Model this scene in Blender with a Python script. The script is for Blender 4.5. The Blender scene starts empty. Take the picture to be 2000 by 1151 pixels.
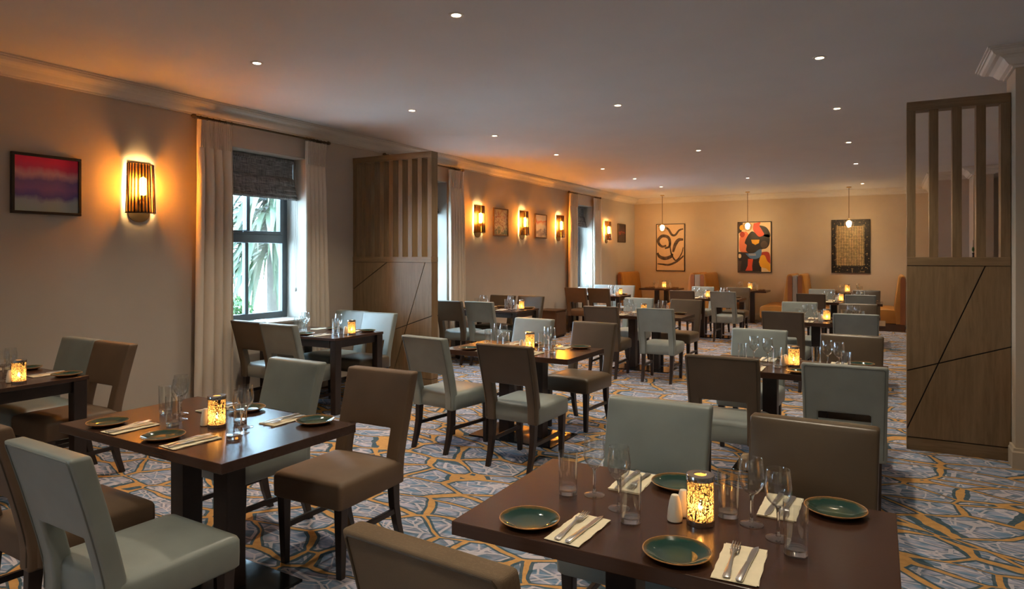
import bpy, bmesh, math, random
from mathutils import Vector, Matrix
random.seed(7)
SC = bpy.context.scene
COL = SC.collection
PI = math.pi

# ------------------------------------------------------------------ camera, world, exposure
CAM_H, YAW, FPX = 1.55, 0.512, 1305.0
cd = bpy.data.cameras.new('camera'); cam = bpy.data.objects.new('camera', cd); COL.objects.link(cam)
cam.location = (0, 0, CAM_H); cam.rotation_euler = (PI/2, 0, YAW)
cd.sensor_width = 36; cd.lens = FPX/2000*36; cd.shift_y = -(575.5-500.5)/2000
cd.clip_start = .05; cd.clip_end = 200
SC.camera = cam
SKY_STRENGTH = 11.5
w = bpy.data.worlds.new('world'); SC.world = w; w.use_nodes = True
bg = w.node_tree.nodes['Background']; bg.inputs[0].default_value = (.52, .77, 1.0, 1); bg.inputs[1].default_value = SKY_STRENGTH
SC.view_settings.view_transform = 'Standard'; SC.view_settings.look = 'None'
SC.view_settings.exposure = 1.68; SC.view_settings.gamma = 1; SC.view_settings.use_curve_mapping = False
SC.cycles.caustics_reflective = False; SC.cycles.caustics_refractive = False
SC.cycles.sample_clamp_indirect = 4; SC.cycles.max_bounces = 10; SC.cycles.transparent_max_bounces = 24
SC.cycles.use_denoising = True
SPOT_W = 40          # downlight lamps
SCONCE_E, FLAME_E, PENDANT_E = 430, 55, 60

# ------------------------------------------------------------------ room measures
XW, YF, ZC = -5.88, 17.12, 3.06       # left wall, far wall, ceiling
YB, XR = -5.2, 5.0                    # wall behind, far right
WIN = [(4.55, 5.60), (7.38, 8.43), (13.17, 14.22)]
WIN_ADDED = [(-4.05, -3.00)]     # bay added unseen behind the viewer so daylight reaches the foreground
WIN_Z0, WIN_Z1, XG = .80, 2.685, -6.20

# ------------------------------------------------------------------ materials
def srgb(r, g, b):
    f = lambda c: ((c/255+.055)/1.055)**2.4 if c/255 > .04045 else c/255/12.92
    return (f(r), f(g), f(b), 1)
class NT:
    def __init__(s, name):
        s.m = bpy.data.materials.new(name); s.m.use_nodes = True; s.t = s.m.node_tree; s.n = s.t.nodes; s.l = s.t.links
        s.out = s.n['Material Output']; s.p = s.n['Principled BSDF']
    def add(s, typ, **kw):
        nd = s.n.new(typ)
        for k, v in kw.items():
            if k.startswith('i_'):
                key = k[2:]; key = int(key) if key.isdigit() else key
                if isinstance(v, bpy.types.NodeSocket): s.l.new(v, nd.inputs[key])
                else: nd.inputs[key].default_value = v
            else: setattr(nd, k, v)
        return nd
    def math(s, op, a, b=0.0, c=None):
        nd = s.n.new('ShaderNodeMath'); nd.operation = op
        for i, v in enumerate((a, b) if c is None else (a, b, c)):
            if isinstance(v, bpy.types.NodeSocket): s.l.new(v, nd.inputs[i])
            else: nd.inputs[i].default_value = v
        return nd.outputs[0]
    def mix(s, fac, a, b):
        nd = s.n.new('ShaderNodeMix'); nd.data_type = 'RGBA'
        for i, v in ((0, fac), (6, a), (7, b)):
            if isinstance(v, bpy.types.NodeSocket): s.l.new(v, nd.inputs[i])
            else: nd.inputs[i].default_value = v
        return nd.outputs[2]
    def ramp(s, fac, stops, interp='LINEAR'):
        nd = s.n.new('ShaderNodeValToRGB'); s.l.new(fac, nd.inputs[0]); e = nd.color_ramp; e.interpolation = interp
        while len(e.elements) < len(stops): e.elements.new(.5)
        for el, (p, c) in zip(e.elements, stops): el.position = p; el.color = c
        return nd.outputs[0]
    def coord(s, which='Object'): return s.add('ShaderNodeTexCoord').outputs[which]
    def mapping(s, vec, loc=(0,0,0), rot=(0,0,0), scale=(1,1,1)):
        return s.add('ShaderNodeMapping', i_0=vec, i_1=loc, i_2=rot, i_3=scale).outputs[0]
    def noise(s, vec, scale, detail=3, rough=.5, dist=0):
        return s.add('ShaderNodeTexNoise', i_Vector=vec, i_Scale=scale, i_Detail=detail, i_Roughness=rough, i_Distortion=dist)
    def base(s, col, rough=.5, metal=0, spec=.5, coat=0):
        if isinstance(col, bpy.types.NodeSocket): s.l.new(col, s.p.inputs['Base Color'])
        else: s.p.inputs['Base Color'].default_value = col
        s.p.inputs['Roughness'].default_value = rough; s.p.inputs['Metallic'].default_value = metal
        s.p.inputs['Specular IOR Level'].default_value = spec; s.p.inputs['Coat Weight'].default_value = coat
    def bump(s, h, strength=.2, dist=.01):
        b = s.add('ShaderNodeBump', i_Height=h, i_Strength=strength, i_Distance=dist)
        s.l.new(b.outputs[0], s.p.inputs['Normal'])
MATS = {}
def simple(name, col, rough=.5, metal=0, spec=.5, var=.0, nscale=8, bump=0, bscale=60, coat=0):
    t = NT(name)
    c = col
    if var:
        co = t.coord(); n = t.noise(co, nscale, 4).outputs[0]
        lo = tuple(x*(1-var) for x in col[:3])+(1,); hi = tuple(min(1, x*(1+var)) for x in col[:3])+(1,)
        c = t.ramp(n, [(.3, lo), (.7, hi)])
    t.base(c, rough, metal, spec, coat)
    if bump: t.bump(t.noise(t.coord(), bscale, 3).outputs[0], bump, .004)
    MATS[name] = t.m; return t.m
def emit(name, col, strength):
    t = NT(name); t.base((0, 0, 0, 1)); t.p.inputs['Emission Color'].default_value = col; t.p.inputs['Emission Strength'].default_value = strength
    MATS[name] = t.m; return t.m
def thin_glass(name, tint=(.97, .98, .98, 1), refl=.12, rough=.045):
    t = NT(name); t.n.remove(t.p)
    tr = t.add('ShaderNodeBsdfTransparent', i_0=tint); gl = t.add('ShaderNodeBsdfGlossy', i_0=(1, 1, 1, 1), i_Roughness=rough)
    lw = t.add('ShaderNodeLayerWeight', i_0=.5); f = t.math('POWER', lw.outputs['Facing'], 2.8)
    f = t.math('MULTIPLY_ADD', f, .85, refl*.62)
    mx = t.add('ShaderNodeMixShader', i_0=f); t.l.new(tr.outputs[0], mx.inputs[1]); t.l.new(gl.outputs[0], mx.inputs[2])
    t.l.new(mx.outputs[0], t.out.inputs[0]); MATS[name] = t.m; return t.m

def leather(name, col, rough=.42, fabric=False):
    t = NT(name); co = t.coord()
    n = t.noise(co, 5, 3).outputs[0]
    c = t.ramp(n, [(.3, tuple(x*.88 for x in col[:3])+(1,)), (.7, tuple(x*1.08 for x in col[:3])+(1,))])
    if fabric:
        wx = t.add('ShaderNodeTexWave', i_Vector=co, i_Scale=130, i_Distortion=6, bands_direction='X', wave_type='BANDS').outputs[1]
        wz = t.add('ShaderNodeTexWave', i_Vector=co, i_Scale=130, i_Distortion=6, bands_direction='Z', wave_type='BANDS').outputs[1]
        wv = t.math('MULTIPLY', t.math('ADD', wx, wz), .5)
        c = t.mix(t.math('MULTIPLY', wv, .5), c, tuple(x*.55 for x in col[:3])+(1,))
        t.base(c, .85, 0, .2); t.bump(wv, .35, .002)
    else:
        t.base(c, rough, 0, .5); t.bump(t.add('ShaderNodeTexVoronoi', i_Vector=co, i_Scale=260).outputs[0], .06, .002)
    MATS[name] = t.m
PALE = (.250, .280, .258, 1); BROWN = (.102, .072, .043, 1)
leather('pale', PALE, .40); leather('brown', BROWN, .36); leather('linen', (.20, .14, .088, 1), fabric=True)
leather('suede', (.150, .095, .056, 1), .6); leather('orange', (.43, .185, .030, 1), .45); leather('rust', (.27, .095, .030, 1), .5)
simple('pale_dark', tuple(x*.55 for x in PALE[:3])+(1,), .5); simple('brown_dark', tuple(x*.5 for x in BROWN[:3])+(1,), .5)
simple('legwood', (.020, .011, .008, 1), .38, var=.3, nscale=12)
def wood(name, c1, c2, rough, axis='z', gs=2.2, coat=0):
    t = NT(name); co = t.coord()
    sc = {'z': (14, 14, 1.1), 'x': (1.1, 14, 14), 'y': (14, 1.1, 14)}[axis]
    n = t.noise(t.mapping(co, scale=sc), gs, 6, .6, .6).outputs[0]
    n2 = t.noise(t.mapping(co, scale=tuple(s*6 for s in sc)), gs, 3, .6).outputs[0]
    f = t.math('ADD', t.math('MULTIPLY', n, .75), t.math('MULTIPLY', n2, .25))
    t.base(t.ramp(f, [(.32, c1), (.68, c2)]), rough, 0, .5, coat); t.bump(n2, .05, .003); MATS[name] = t.m
wood('tabletop', (.044, .021, .014, 1), (.066, .032, .021, 1), .21, 'x', 1.2)
wood('oak', (.165, .102, .046, 1), (.275, .178, .090, 1), .45, 'z')
wood('oak_h', (.165, .102, .046, 1), (.275, .178, .090, 1), .45, 'x')
simple('core', (.018, .011, .008, 1), .6)
simple('blacksteel', (.012, .012, .013, 1), .14, metal=.3, spec=.6)
simple('wall', srgb(188, 177, 164), .85, spec=.25, var=.03, nscale=3, bump=.05, bscale=180)
simple('wall_far', srgb(190, 174, 152), .85, spec=.25, var=.03, nscale=3, bump=.05, bscale=180)
simple('ceiling', srgb(200, 197, 195), .9, spec=.2, var=.02, nscale=2)
simple('trim', srgb(205, 197, 186), .6, spec=.4)
simple('reveal', srgb(176, 168, 158), .7)
simple('frame_grey', srgb(70, 74, 78), .45, spec=.5)
simple('chrome', (.62, .60, .57, 1), .18, metal=1)
simple('steel', (.74, .72, .69, 1), .30, metal=1)
simple('brass', (.55, .38, .16, 1), .3, metal=1)
simple('bronze', (.12, .085, .05, 1), .4, metal=.8)
simple('porcelain', srgb(236, 226, 206), .3, var=.02)
simple('napkin', srgb(232, 220, 190), .9, spec=.2, var=.04, nscale=30, bump=.15, bscale=240)
simple('rim', srgb(170, 120, 66), .4, var=.25, nscale=60)
simple('frame_black', (.016, .012, .010, 1), .4)
simple('frame_wood', srgb(70, 46, 26), .5, var=.2, nscale=20)
simple('plinth', srgb(84, 58, 38), .6, var=.12)
simple('greypanel', srgb(150, 140, 126), .6)
thin_glass('glass'); thin_glass('pane', (.96, .98, .98, 1), .10, .01); thin_glass('globe', (1, .93, .8, 1), .2)
t = NT('solidglass'); t.base((.95, .96, .96, 1), .03); t.p.inputs['Transmission Weight'].default_value = 1; t.p.inputs['IOR'].default_value = 1.45; MATS['solidglass'] = t.m
thin_glass('amber_rib', (.03, .011, .003, 1), .15, .15); thin_glass('amber_gap', (.72, .37, .08, 1), .08, .1)
WARM = (1, .62, .24, 1)
emit('bulb', (1, .60, .22, 1), SCONCE_E); emit('flame', (1, .52, .16, 1), FLAME_E); emit('pbulb', (1, .70, .36, 1), PENDANT_E); emit('ledlens', (1, .80, .55, 1), 14)
# glazed plate: green with a paler centre, glaze pooled by the rim
t = NT('glaze'); co = t.coord(); r = t.add('ShaderNodeVectorMath', operation='LENGTH', i_0=t.mapping(co, scale=(1, 1, 0))).outputs['Value']
n = t.noise(co, 40, 4).outputs[0]
f = t.math('ADD', t.math('MULTIPLY', r, 11.1), t.math('MULTIPLY_ADD', n, .16, -.08))
t.base(t.ramp(f, [(0, (.060, .085, .030, 1)), (.35, (.026, .062, .032, 1)), (.62, (.008, .040, .032, 1)), (.86, (.010, .050, .036, 1)), (.97, (.16, .09, .03, 1))]), .08, 0, .6, .5); MATS['glaze'] = t.m
# perforated lantern sleeve: crossing dark metal strokes with holes between them
t = NT('sleeve'); t.base((.10, .085, .07, 1), .3, .9); co = t.add('ShaderNodeUVMap').outputs[0]
fs = None
for k, (sc, rot, wd) in enumerate((((13, 7, 1), .5, .046), ((15, 6.5, 1), -.6, .046), ((9, 11, 1), 1.2, .046))):
    v = t.add('ShaderNodeTexVoronoi', feature='DISTANCE_TO_EDGE', i_Vector=t.mapping(co, loc=(k*3.7, k*1.9, 0), rot=(0, 0, rot), scale=sc), i_Scale=1.0).outputs[0]
    m_ = t.math('LESS_THAN', v, wd); fs = m_ if fs is None else t.math('MAXIMUM', fs, m_)
tr = t.add('ShaderNodeBsdfTransparent'); mx = t.add('ShaderNodeMixShader', i_0=fs); t.l.new(tr.outputs[0], mx.inputs[1]); t.l.new(t.p.outputs[0], mx.inputs[2]); t.l.new(mx.outputs[0], t.out.inputs[0]); MATS['sleeve'] = t.m
t = NT('diffuser'); t.n.remove(t.p); a = t.add('ShaderNodeBsdfTranslucent', i_0=(.95, .66, .32, 1)); b = t.add('ShaderNodeBsdfTransparent', i_0=(1, .8, .5, 1))
mx = t.add('ShaderNodeMixShader', i_0=.22); t.l.new(a.outputs[0], mx.inputs[1]); t.l.new(b.outputs[0], mx.inputs[2])
em = t.add('ShaderNodeEmission', i_0=(1, .44, .10, 1), i_1=.30); ad = t.add('ShaderNodeAddShader'); t.l.new(mx.outputs[0], ad.inputs[0]); t.l.new(em.outputs[0], ad.inputs[1]); t.l.new(ad.outputs[0], t.out.inputs[0]); MATS['diffuser'] = t.m
# curtain cloth
t = NT('curtain'); co = t.coord(); wv = t.add('ShaderNodeTexWave', i_Vector=co, i_Scale=90, i_Distortion=3, bands_direction='Z').outputs[1]
t.base(t.mix(t.math('MULTIPLY', wv, .25), srgb(222, 208, 190), srgb(198, 184, 166)), .75, 0, .35); t.p.inputs['Sheen Weight'].default_value = .3; t.bump(wv, .1, .002); MATS['curtain'] = t.m
# woven blind
t = NT('blind'); co = t.coord()
a = t.noise(t.mapping(co, scale=(1, 60, 3)), 3, 3).outputs[0]; b = t.noise(t.mapping(co, scale=(1, 3, 60)), 3, 3).outputs[0]
f = t.math('MULTIPLY', t.math('ADD', a, b), .5)
t.base(t.ramp(f, [(.38, srgb(70, 69, 72)), (.62, srgb(160, 156, 154))]), .9, 0, .2); t.bump(f, .3, .003); MATS['blind'] = t.m
# patterned carpet
t = NT('carpet'); co = t.coord()
nz = t.noise(co, 1.1, 2); warp = t.add('ShaderNodeVectorMath', operation='MULTIPLY_ADD', i_0=nz.outputs[1], i_1=(.34, .34, 0)); t.l.new(co, warp.inputs[2])
c1 = t.mapping(warp.outputs[0], rot=(0, 0, math.radians(-38)), scale=(2.35, 4.3, 0))
v1 = t.add('ShaderNodeTexVoronoi', feature='DISTANCE_TO_EDGE', i_Vector=c1, i_Scale=1, i_Randomness=.95).outputs[0]
vc = t.add('ShaderNodeTexVoronoi', feature='F1', i_Vector=c1, i_Scale=1, i_Randomness=.95)
c2 = t.mapping(warp.outputs[0], rot=(0, 0, math.radians(-15)), scale=(5.5, 11, 0))
v2 = t.add('ShaderNodeTexVoronoi', feature='DISTANCE_TO_EDGE', i_Vector=c2, i_Scale=1).outputs[0]
c3 = t.mapping(warp.outputs[0], rot=(0, 0, math.radians(-70)), scale=(6, 10, 0))
v3 = t.add('ShaderNodeTexVoronoi', feature='DISTANCE_TO_EDGE', i_Vector=c3, i_Scale=1).outputs[0]
nw = t.noise(co, 4, 3).outputs[0]; nf = t.noise(co, 26, 3, .6).outputs[0]; nb = t.noise(t.mapping(co, rot=(0, 0, -.6), scale=(3, 9, 1)), 2.2, 4).outputs[0]
fill = t.ramp(t.math('ADD', t.math('MULTIPLY', nb, .8), t.math('MULTIPLY', nf, .2)), [(.36, (.115, .215, .325, 1)), (.50, (.245, .295, .40, 1)), (.64, (.43, .395, .485, 1))])
dk = t.ramp(v2, [(.02, (1, 1, 1, 1)), (.10, (1, 1, 1, 1)), (.17, (0, 0, 0, 1))])
fill = t.mix(t.math('MULTIPLY', dk, .55), fill, (.055, .095, .125, 1))
pl = t.math('MAXIMUM', t.math('LESS_THAN', v2, .045), t.math('LESS_THAN', v3, .03))
fill = t.mix(t.math('MULTIPLY', pl, t.math('MULTIPLY_ADD', nf, .8, .35)), fill, (.56, .50, .53, 1))
side = t.math('MULTIPLY_ADD', nw, .15, -.024)
teal = t.math('LESS_THAN', v1, t.math('ADD', side, .028))
fill = t.mix(t.math('MULTIPLY', teal, .9), fill, (.035, .075, .095, 1))
org = t.math('LESS_THAN', v1, t.math('MULTIPLY_ADD', nw, .15, -.036))
oc = t.mix(nf, (.34, .17, .06, 1), (.68, .38, .13, 1))
t.base(t.mix(org, fill, oc), .95, 0, .1); t.bump(t.noise(co, 320, 2).outputs[0], .5, .004); MATS['carpet'] = t.m
# prints
def print_mat(name, stops, nsc, amp, axis=2, det=4, scale=(1, 1, 1), dist=0):
    t = NT(name); g = t.coord('Generated'); s = t.add('ShaderNodeSeparateXYZ', i_0=g).outputs[axis]
    n = t.noise(t.mapping(g, scale=scale), nsc, det, .55, dist).outputs[0]
    t.base(t.ramp(t.math('ADD', s, t.math('MULTIPLY_ADD', n, amp, -amp/2)), stops), .35); MATS[name] = t.m
print_mat('watercolour', [(0, srgb(150, 172, 172)), (.2, srgb(150, 164, 176)), (.30, srgb(98, 84, 150)), (.42, srgb(132, 96, 150)), (.56, srgb(116, 92, 150)), (.68, srgb(200, 150, 160)), (.80, srgb(205, 60, 100)), (.93, srgb(225, 40, 84))], 4, .26, 2, 5, (1, 1.4, .5))
print_mat('floral', [(.1, srgb(96, 110, 90)), (.32, srgb(210, 196, 168)), (.45, srgb(120, 56, 50)), (.58, srgb(214, 196, 160)), (.72, srgb(150, 60, 52)), (.9, srgb(190, 170, 130))], 7, 1.3, 2, 5, (1, 1, 1), 1.2)
print_mat('blossom', [(0, srgb(222, 214, 206)), (.25, srgb(128, 118, 140)), (.36, srgb(226, 216, 206)), (.55, srgb(232, 216, 200)), (.72, srgb(224, 110, 52)), (.84, srgb(232, 214, 198)), (1, srgb(226, 214, 204))], 3.2, .75, 2, 3)
print_mat('nightfall', [(0, srgb(60, 62, 66)), (.38, srgb(44, 32, 46)), (.52, srgb(168, 66, 50)), (.60, srgb(70, 40, 58)), (1, srgb(36, 36, 48))], 3, .7)
t = NT('goldgrid'); g = t.coord('Generated'); s = t.add('ShaderNodeSeparateXYZ', i_0=g); ux, uz = s.outputs[0], s.outputs[2]
def saw(u, k): return t.math('ABSOLUTE', t.math('SUBTRACT', t.math('FRACT', t.math('MULTIPLY', u, k)), .5))
gx = t.math('LESS_THAN', saw(ux, 23), .12); gz = t.math('LESS_THAN', saw(uz, 35), .12); grid = t.math('MAXIMUM', gx, gz)
ins = t.math('MULTIPLY', t.math('LESS_THAN', t.math('ABSOLUTE', t.math('SUBTRACT', ux, .48)), .37), t.math('LESS_THAN', t.math('ABSOLUTE', t.math('SUBTRACT', uz, .51)), .38))
nz2 = t.noise(t.mapping(g, scale=(26, 1, 40)), .6, 2).outputs[0]
blk = t.add('ShaderNodeTexVoronoi', feature='F1', distance='CHEBYCHEV', i_Vector=t.mapping(g, scale=(9, 1, 14)), i_Scale=1).outputs['Color']
bl = t.math('GREATER_THAN', t.add('ShaderNodeSeparateColor', i_0=blk).outputs[0], .72)
outer = t.math('MULTIPLY', t.math('MULTIPLY', t.math('GREATER_THAN', nz2, .60), grid), .55)
f = t.math('MAXIMUM', t.math('MULTIPLY', ins, t.math('MAXIMUM', t.math('MULTIPLY', grid, t.math('MULTIPLY_ADD', nz2, 1.6, -.05)), t.math('MULTIPLY', t.math('MULTIPLY', bl, gx), 1.0))), outer)
t.base(t.mix(f, (.012, .009, .008, 1), (.95, .66, .28, 1)), .45); MATS['goldgrid'] = t.m
simple('canvas_tan', srgb(206, 176, 138), .7, var=.06, nscale=6); simple('ink', (.075, .050, .036, 1), .7, var=.6, nscale=14)
simple('p_black', (.014, .011, .010, 1), .5); simple('p_red', srgb(214, 74, 40), .5); simple('p_salmon', srgb(222, 122, 84), .5); simple('p_cream', srgb(232, 206, 160), .5)
simple('p_yellow', srgb(226, 166, 40), .5); simple('p_blue', srgb(78, 118, 160), .5); simple('p_dark', srgb(70, 54, 46), .5); simple('p_brick', srgb(172, 60, 40), .5)
# outdoors
simple('leaf', (.018, .040, .012, 1), .45, var=.45, nscale=3); simple('leaf2', (.045, .068, .030, 1), .5, var=.35, nscale=3); simple('bark', srgb(78, 70, 62), .9, var=.3, bump=.5)
simple('shrub', (.03, .10, .014, 1), .6, var=.5, nscale=20); simple('paving', srgb(228, 227, 224), .9, var=.05); simple('brick', srgb(104, 66, 50), .9, var=.2, nscale=12, bump=.3); simple('mortar', srgb(120, 112, 102), .95)

# ------------------------------------------------------------------ mesh helpers
class MB:
    def __init__(s): s.v = []; s.f = []; s.uv = None
    def box(s, x0, x1, y0, y1, z0, z1):
        b = len(s.v); s.v += [(x, y, z) for z in (z0, z1) for x, y in ((x0, y0), (x1, y0), (x1, y1), (x0, y1))]
        s.f += [tuple(b+i for i in q) for q in ((3, 2, 1, 0), (4, 5, 6, 7), (0, 1, 5, 4), (1, 2, 6, 5), (2, 3, 7, 6), (3, 0, 4, 7))]; return s
    def loft(s, loops, cap=(True, True), closed=False):
        b = len(s.v); n = len(loops[0])
        for lp in loops: s.v += [tuple(p) for p in lp]
        m = len(loops)
        for j in range(m if closed else m-1):
            a, c = b+j*n, b+((j+1) % m)*n
            for i in range(n):
                k = (i+1) % n; s.f.append((a+i, a+k, c+k, c+i))
        if not closed:
            if cap[0]: s.f.append(tuple(b+i for i in range(n))[::-1])
            if cap[1]: s.f.append(tuple(b+(m-1)*n+i for i in range(n)))
        return s
    def lathe(s, prof, n=20, cx=0, cy=0, cap=(False, False)):
        return s.loft([[(cx+r*math.cos(2*PI*i/n), cy+r*math.sin(2*PI*i/n), z) for i in range(n)] for r, z in prof], cap)
    def tube(s, pts, r, n=8, cap=True, closed=False):
        pts = [Vector(p) for p in pts]; loops = []
        m = len(pts); up = None
        for i, p in enumerate(pts):
            if closed: d = pts[(i+1) % m]-pts[i-1]
            else: d = pts[min(i+1, m-1)]-pts[max(i-1, 0)]
            d.normalize()
            if up is None: up = Vector((0, 0, 1)) if abs(d.z) < .9 else Vector((1, 0, 0))
            a = d.cross(up).normalized(); up = a.cross(d).normalized()
            rr = r[i] if isinstance(r, (list, tuple)) else r
            loops.append([p+(a*math.cos(2*PI*k/n)+up*math.sin(2*PI*k/n))*rr for k in range(n)])
        return s.loft(loops, (cap, cap), closed)
    def bar(s, p0, p1, w0, w1, d0=None, d1=None):          # tapered square bar along mostly-z
        d0 = d0 or w0; d1 = d1 or w1
        q = lambda p, w_, d_: [(p[0]-w_/2, p[1]-d_/2, p[2]), (p[0]+w_/2, p[1]-d_/2, p[2]), (p[0]+w_/2, p[1]+d_/2, p[2]), (p[0]-w_/2, p[1]+d_/2, p[2])]
        return s.loft([q(p0, w0, d0), q(p1, w1, d1)])
    def prism(s, poly, y0, y1):                             # polygon (x,z) pushed along y
        return s.loft([[(x, y0, z) for x, z in poly], [(x, y1, z) for x, z in poly]])
    def mesh(s, name, mat, smooth=False, bevel=0, seg=2, ang=30):
        me = bpy.data.meshes.new(name); bm = bmesh.new()
        vs = [bm.verts.new(p) for p in s.v]
        for f in s.f:
            try: bm.faces.new([vs[i] for i in f])
            except ValueError: pass
        bmesh.ops.recalc_face_normals(bm, faces=bm.faces)
        if bevel:
            bm.normal_update()
            es = [e for e in bm.edges if len(e.link_faces) == 2 and e.calc_face_angle(0) > math.radians(ang)]
            bmesh.ops.bevel(bm, geom=es, offset=bevel, segments=seg, profile=.5, affect='EDGES', clamp_overlap=True)
        bm.to_mesh(me); bm.free()
        me.materials.append(MATS[mat] if isinstance(mat, str) else mat)
        if smooth:
            me.polygons.foreach_set('use_smooth', [True]*len(me.polygons))
            me.set_sharp_from_angle(angle=math.radians(45))
        return me
def rrect(x0, x1, y0, y1, r, z, n=4):
    out = []
    for cx, cy, a in ((x1-r, y1-r, 0), (x0+r, y1-r, 90), (x0+r, y0+r, 180), (x1-r, y0+r, 270)):
        for i in range(n+1):
            t_ = math.radians(a+90*i/n); out.append((cx+r*math.cos(t_), cy+r*math.sin(t_), z))
    return out
CACHE = {}
def cached(key, fn):
    if key not in CACHE: CACHE[key] = fn()
    return CACHE[key]
LABELS = {}
def put(name, me, parent=None, loc=(0, 0, 0), rot=(0, 0, 0), scale=None, label=None, cat=None, group=None, kind=None):
    o = bpy.data.objects.new(name, me); COL.objects.link(o); o.location = loc; o.rotation_euler = rot
    if scale: o.scale = scale
    if parent: o.parent = parent
    if label: o['label'] = label
    if cat: o['category'] = cat
    if group: o['group'] = group
    if kind: o['kind'] = kind
    return o
def root(name, loc, rz=0, label=None, cat=None, group=None, kind=None):
    return put(name, None, None, loc, (0, 0, rz), None, label, cat, group, kind)
def struct(name, me, label, cat, parent=None):
    return put(name, me, parent, label=label, cat=cat, kind='structure')

# ------------------------------------------------------------------ the room
struct('floor', MB().box(XW-.02, XR+.2, YB-.2, YF+.2, -.1, 0).mesh('floor', 'carpet'), 'blue grey carpet patterned with orange veined leaf shapes', 'floor')
struct('ceiling', MB().box(XW-.02, XR+.2, YB-.2, YF+.2, ZC, ZC+.12).mesh('ceiling', 'ceiling'), 'plain pale ceiling dotted with small downlights', 'ceiling')
m = MB(); X0 = XW-.32
edges = [YB-.2]+[y for a in WIN_ADDED+WIN for y in a]+[YF+.2]
for i in range(0, len(edges), 2): m.box(X0, XW, edges[i], edges[i+1], 0, ZC)
for a, b in WIN_ADDED+WIN: m.box(X0, XW, a, b, 0, WIN_Z0); m.box(X0, XW, a, b, WIN_Z1, ZC)
struct('wall_left', m.mesh('wall_left', 'wall'), 'taupe window wall with sconces running down the left side', 'wall')
struct('wall_far', MB().box(XW-.3, 1.2, YF, YF+.2, 0, ZC).mesh('wall_far', 'wall_far'), 'warm beige end wall behind the orange booths', 'wall')
struct('wall_near', MB().box(XW-.3, XR+.2, YB-.2, YB, 0, ZC).mesh('wall_near', 'wall'), 'taupe wall behind the viewer', 'wall')
struct('wall_right', MB().box(XR, XR+.2, YB, YF, 0, ZC).mesh('wall_right', 'wall'), 'taupe wall far off to the right', 'wall')
struct('wall_stub', MB().box(.815, XR, 6.05, 6.47, 0, ZC).mesh('wall_stub', 'wall_far'), 'beige stub wall at right edge beside the tall screen', 'wall')
struct('wall_return', MB().box(.81, XR, 14.4, 14.75, 0, ZC).box(.81, 1.0, 14.75, YF, 0, ZC).mesh('wall_return', 'wall'), 'grey return wall seen through the right screen slats', 'wall')
struct('column', MB().box(1.27, 1.55, 13.7, 14.4, 0, ZC).mesh('column', 'wall_far'), 'beige column seen through the right screen slats', 'column')
# cornice: profile (offset from wall, z) swept along wall lines
PROF = [(0, 2.925), (.020, 2.925), (.022, 2.938), (.045, 2.944), (.062, 2.962), (.080, 2.985), (.105, 3.000), (.130, 3.004), (.150, 3.016), (.160, 3.034), (.172, 3.034), (.172, 3.046), (.186, 3.046), (.186, ZC), (0, ZC)]
def cornice(name, pts, label):
    m = MB(); loops = []; n = len(pts); P = [Vector((x, y)) for x, y in pts]
    for i, p in enumerate(P):
        d0 = (P[i]-P[i-1]).normalized() if i > 0 else (P[1]-P[0]).normalized()
        d1 = (P[i+1]-P[i]).normalized() if i < n-1 else d0
        n0, n1 = Vector((d0.y, -d0.x)), Vector((d1.y, -d1.x)); mt = (n0+n1)/(1+n0.dot(n1))
        loops.append([(p.x+mt.x*o, p.y+mt.y*o, z) for o, z in PROF])
    m.loft(loops); struct(name, m.mesh(name, 'trim'), label, 'cornice')
cornice('trim_1', [(XW, YB), (XW, YF), (.81, YF), (.81, 14.4), (1.27, 14.4), (1.27, 13.7), (1.55, 13.7), (1.55, 14.4), (XR, 14.4)], 'moulded cornice along the left wall and end wall')
cornice('trim_2', [(XR, 6.47), (.815, 6.47), (.815, 6.05), (XR, 6.05)], 'moulded cornice wrapping the stub wall at upper right')
def skirting(name, pts, label):
    m = MB(); P = [Vector(p) for p in pts]; loops = []; n = len(P); pr = [(0, 0), (.022, 0), (.022, .12), (.016, .13), (.014, .15), (0, .15)]
    for i, p in enumerate(P):
        d0 = (P[i]-P[i-1]).normalized() if i > 0 else (P[1]-P[0]).normalized(); d1 = (P[i+1]-P[i]).normalized() if i < n-1 else d0
        n0, n1 = Vector((d0.y, -d0.x)), Vector((d1.y, -d1.x)); mt = (n0+n1)/(1+n0.dot(n1))
        loops.append([(p.x+mt.x*o, p.y+mt.y*o, z) for o, z in pr])
    m.loft(loops); struct(name, m.mesh(name, 'wall' if 'left' in name or 'far' in name else 'wall_far'), label, 'baseboard')
skirting('baseboard_left', [(XW, YB), (XW, 6.358)], 'painted baseboard along left wall before the screen')
skirting('baseboard_far', [(XW, 6.489), (XW, YF), (.81, YF)], 'painted baseboard beyond the left screen and along end wall')
skirting('baseboard_right', [(.815, 6.226), (.815, 6.05), (XR, 6.05)], 'painted baseboard around the stub wall at right')

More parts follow.
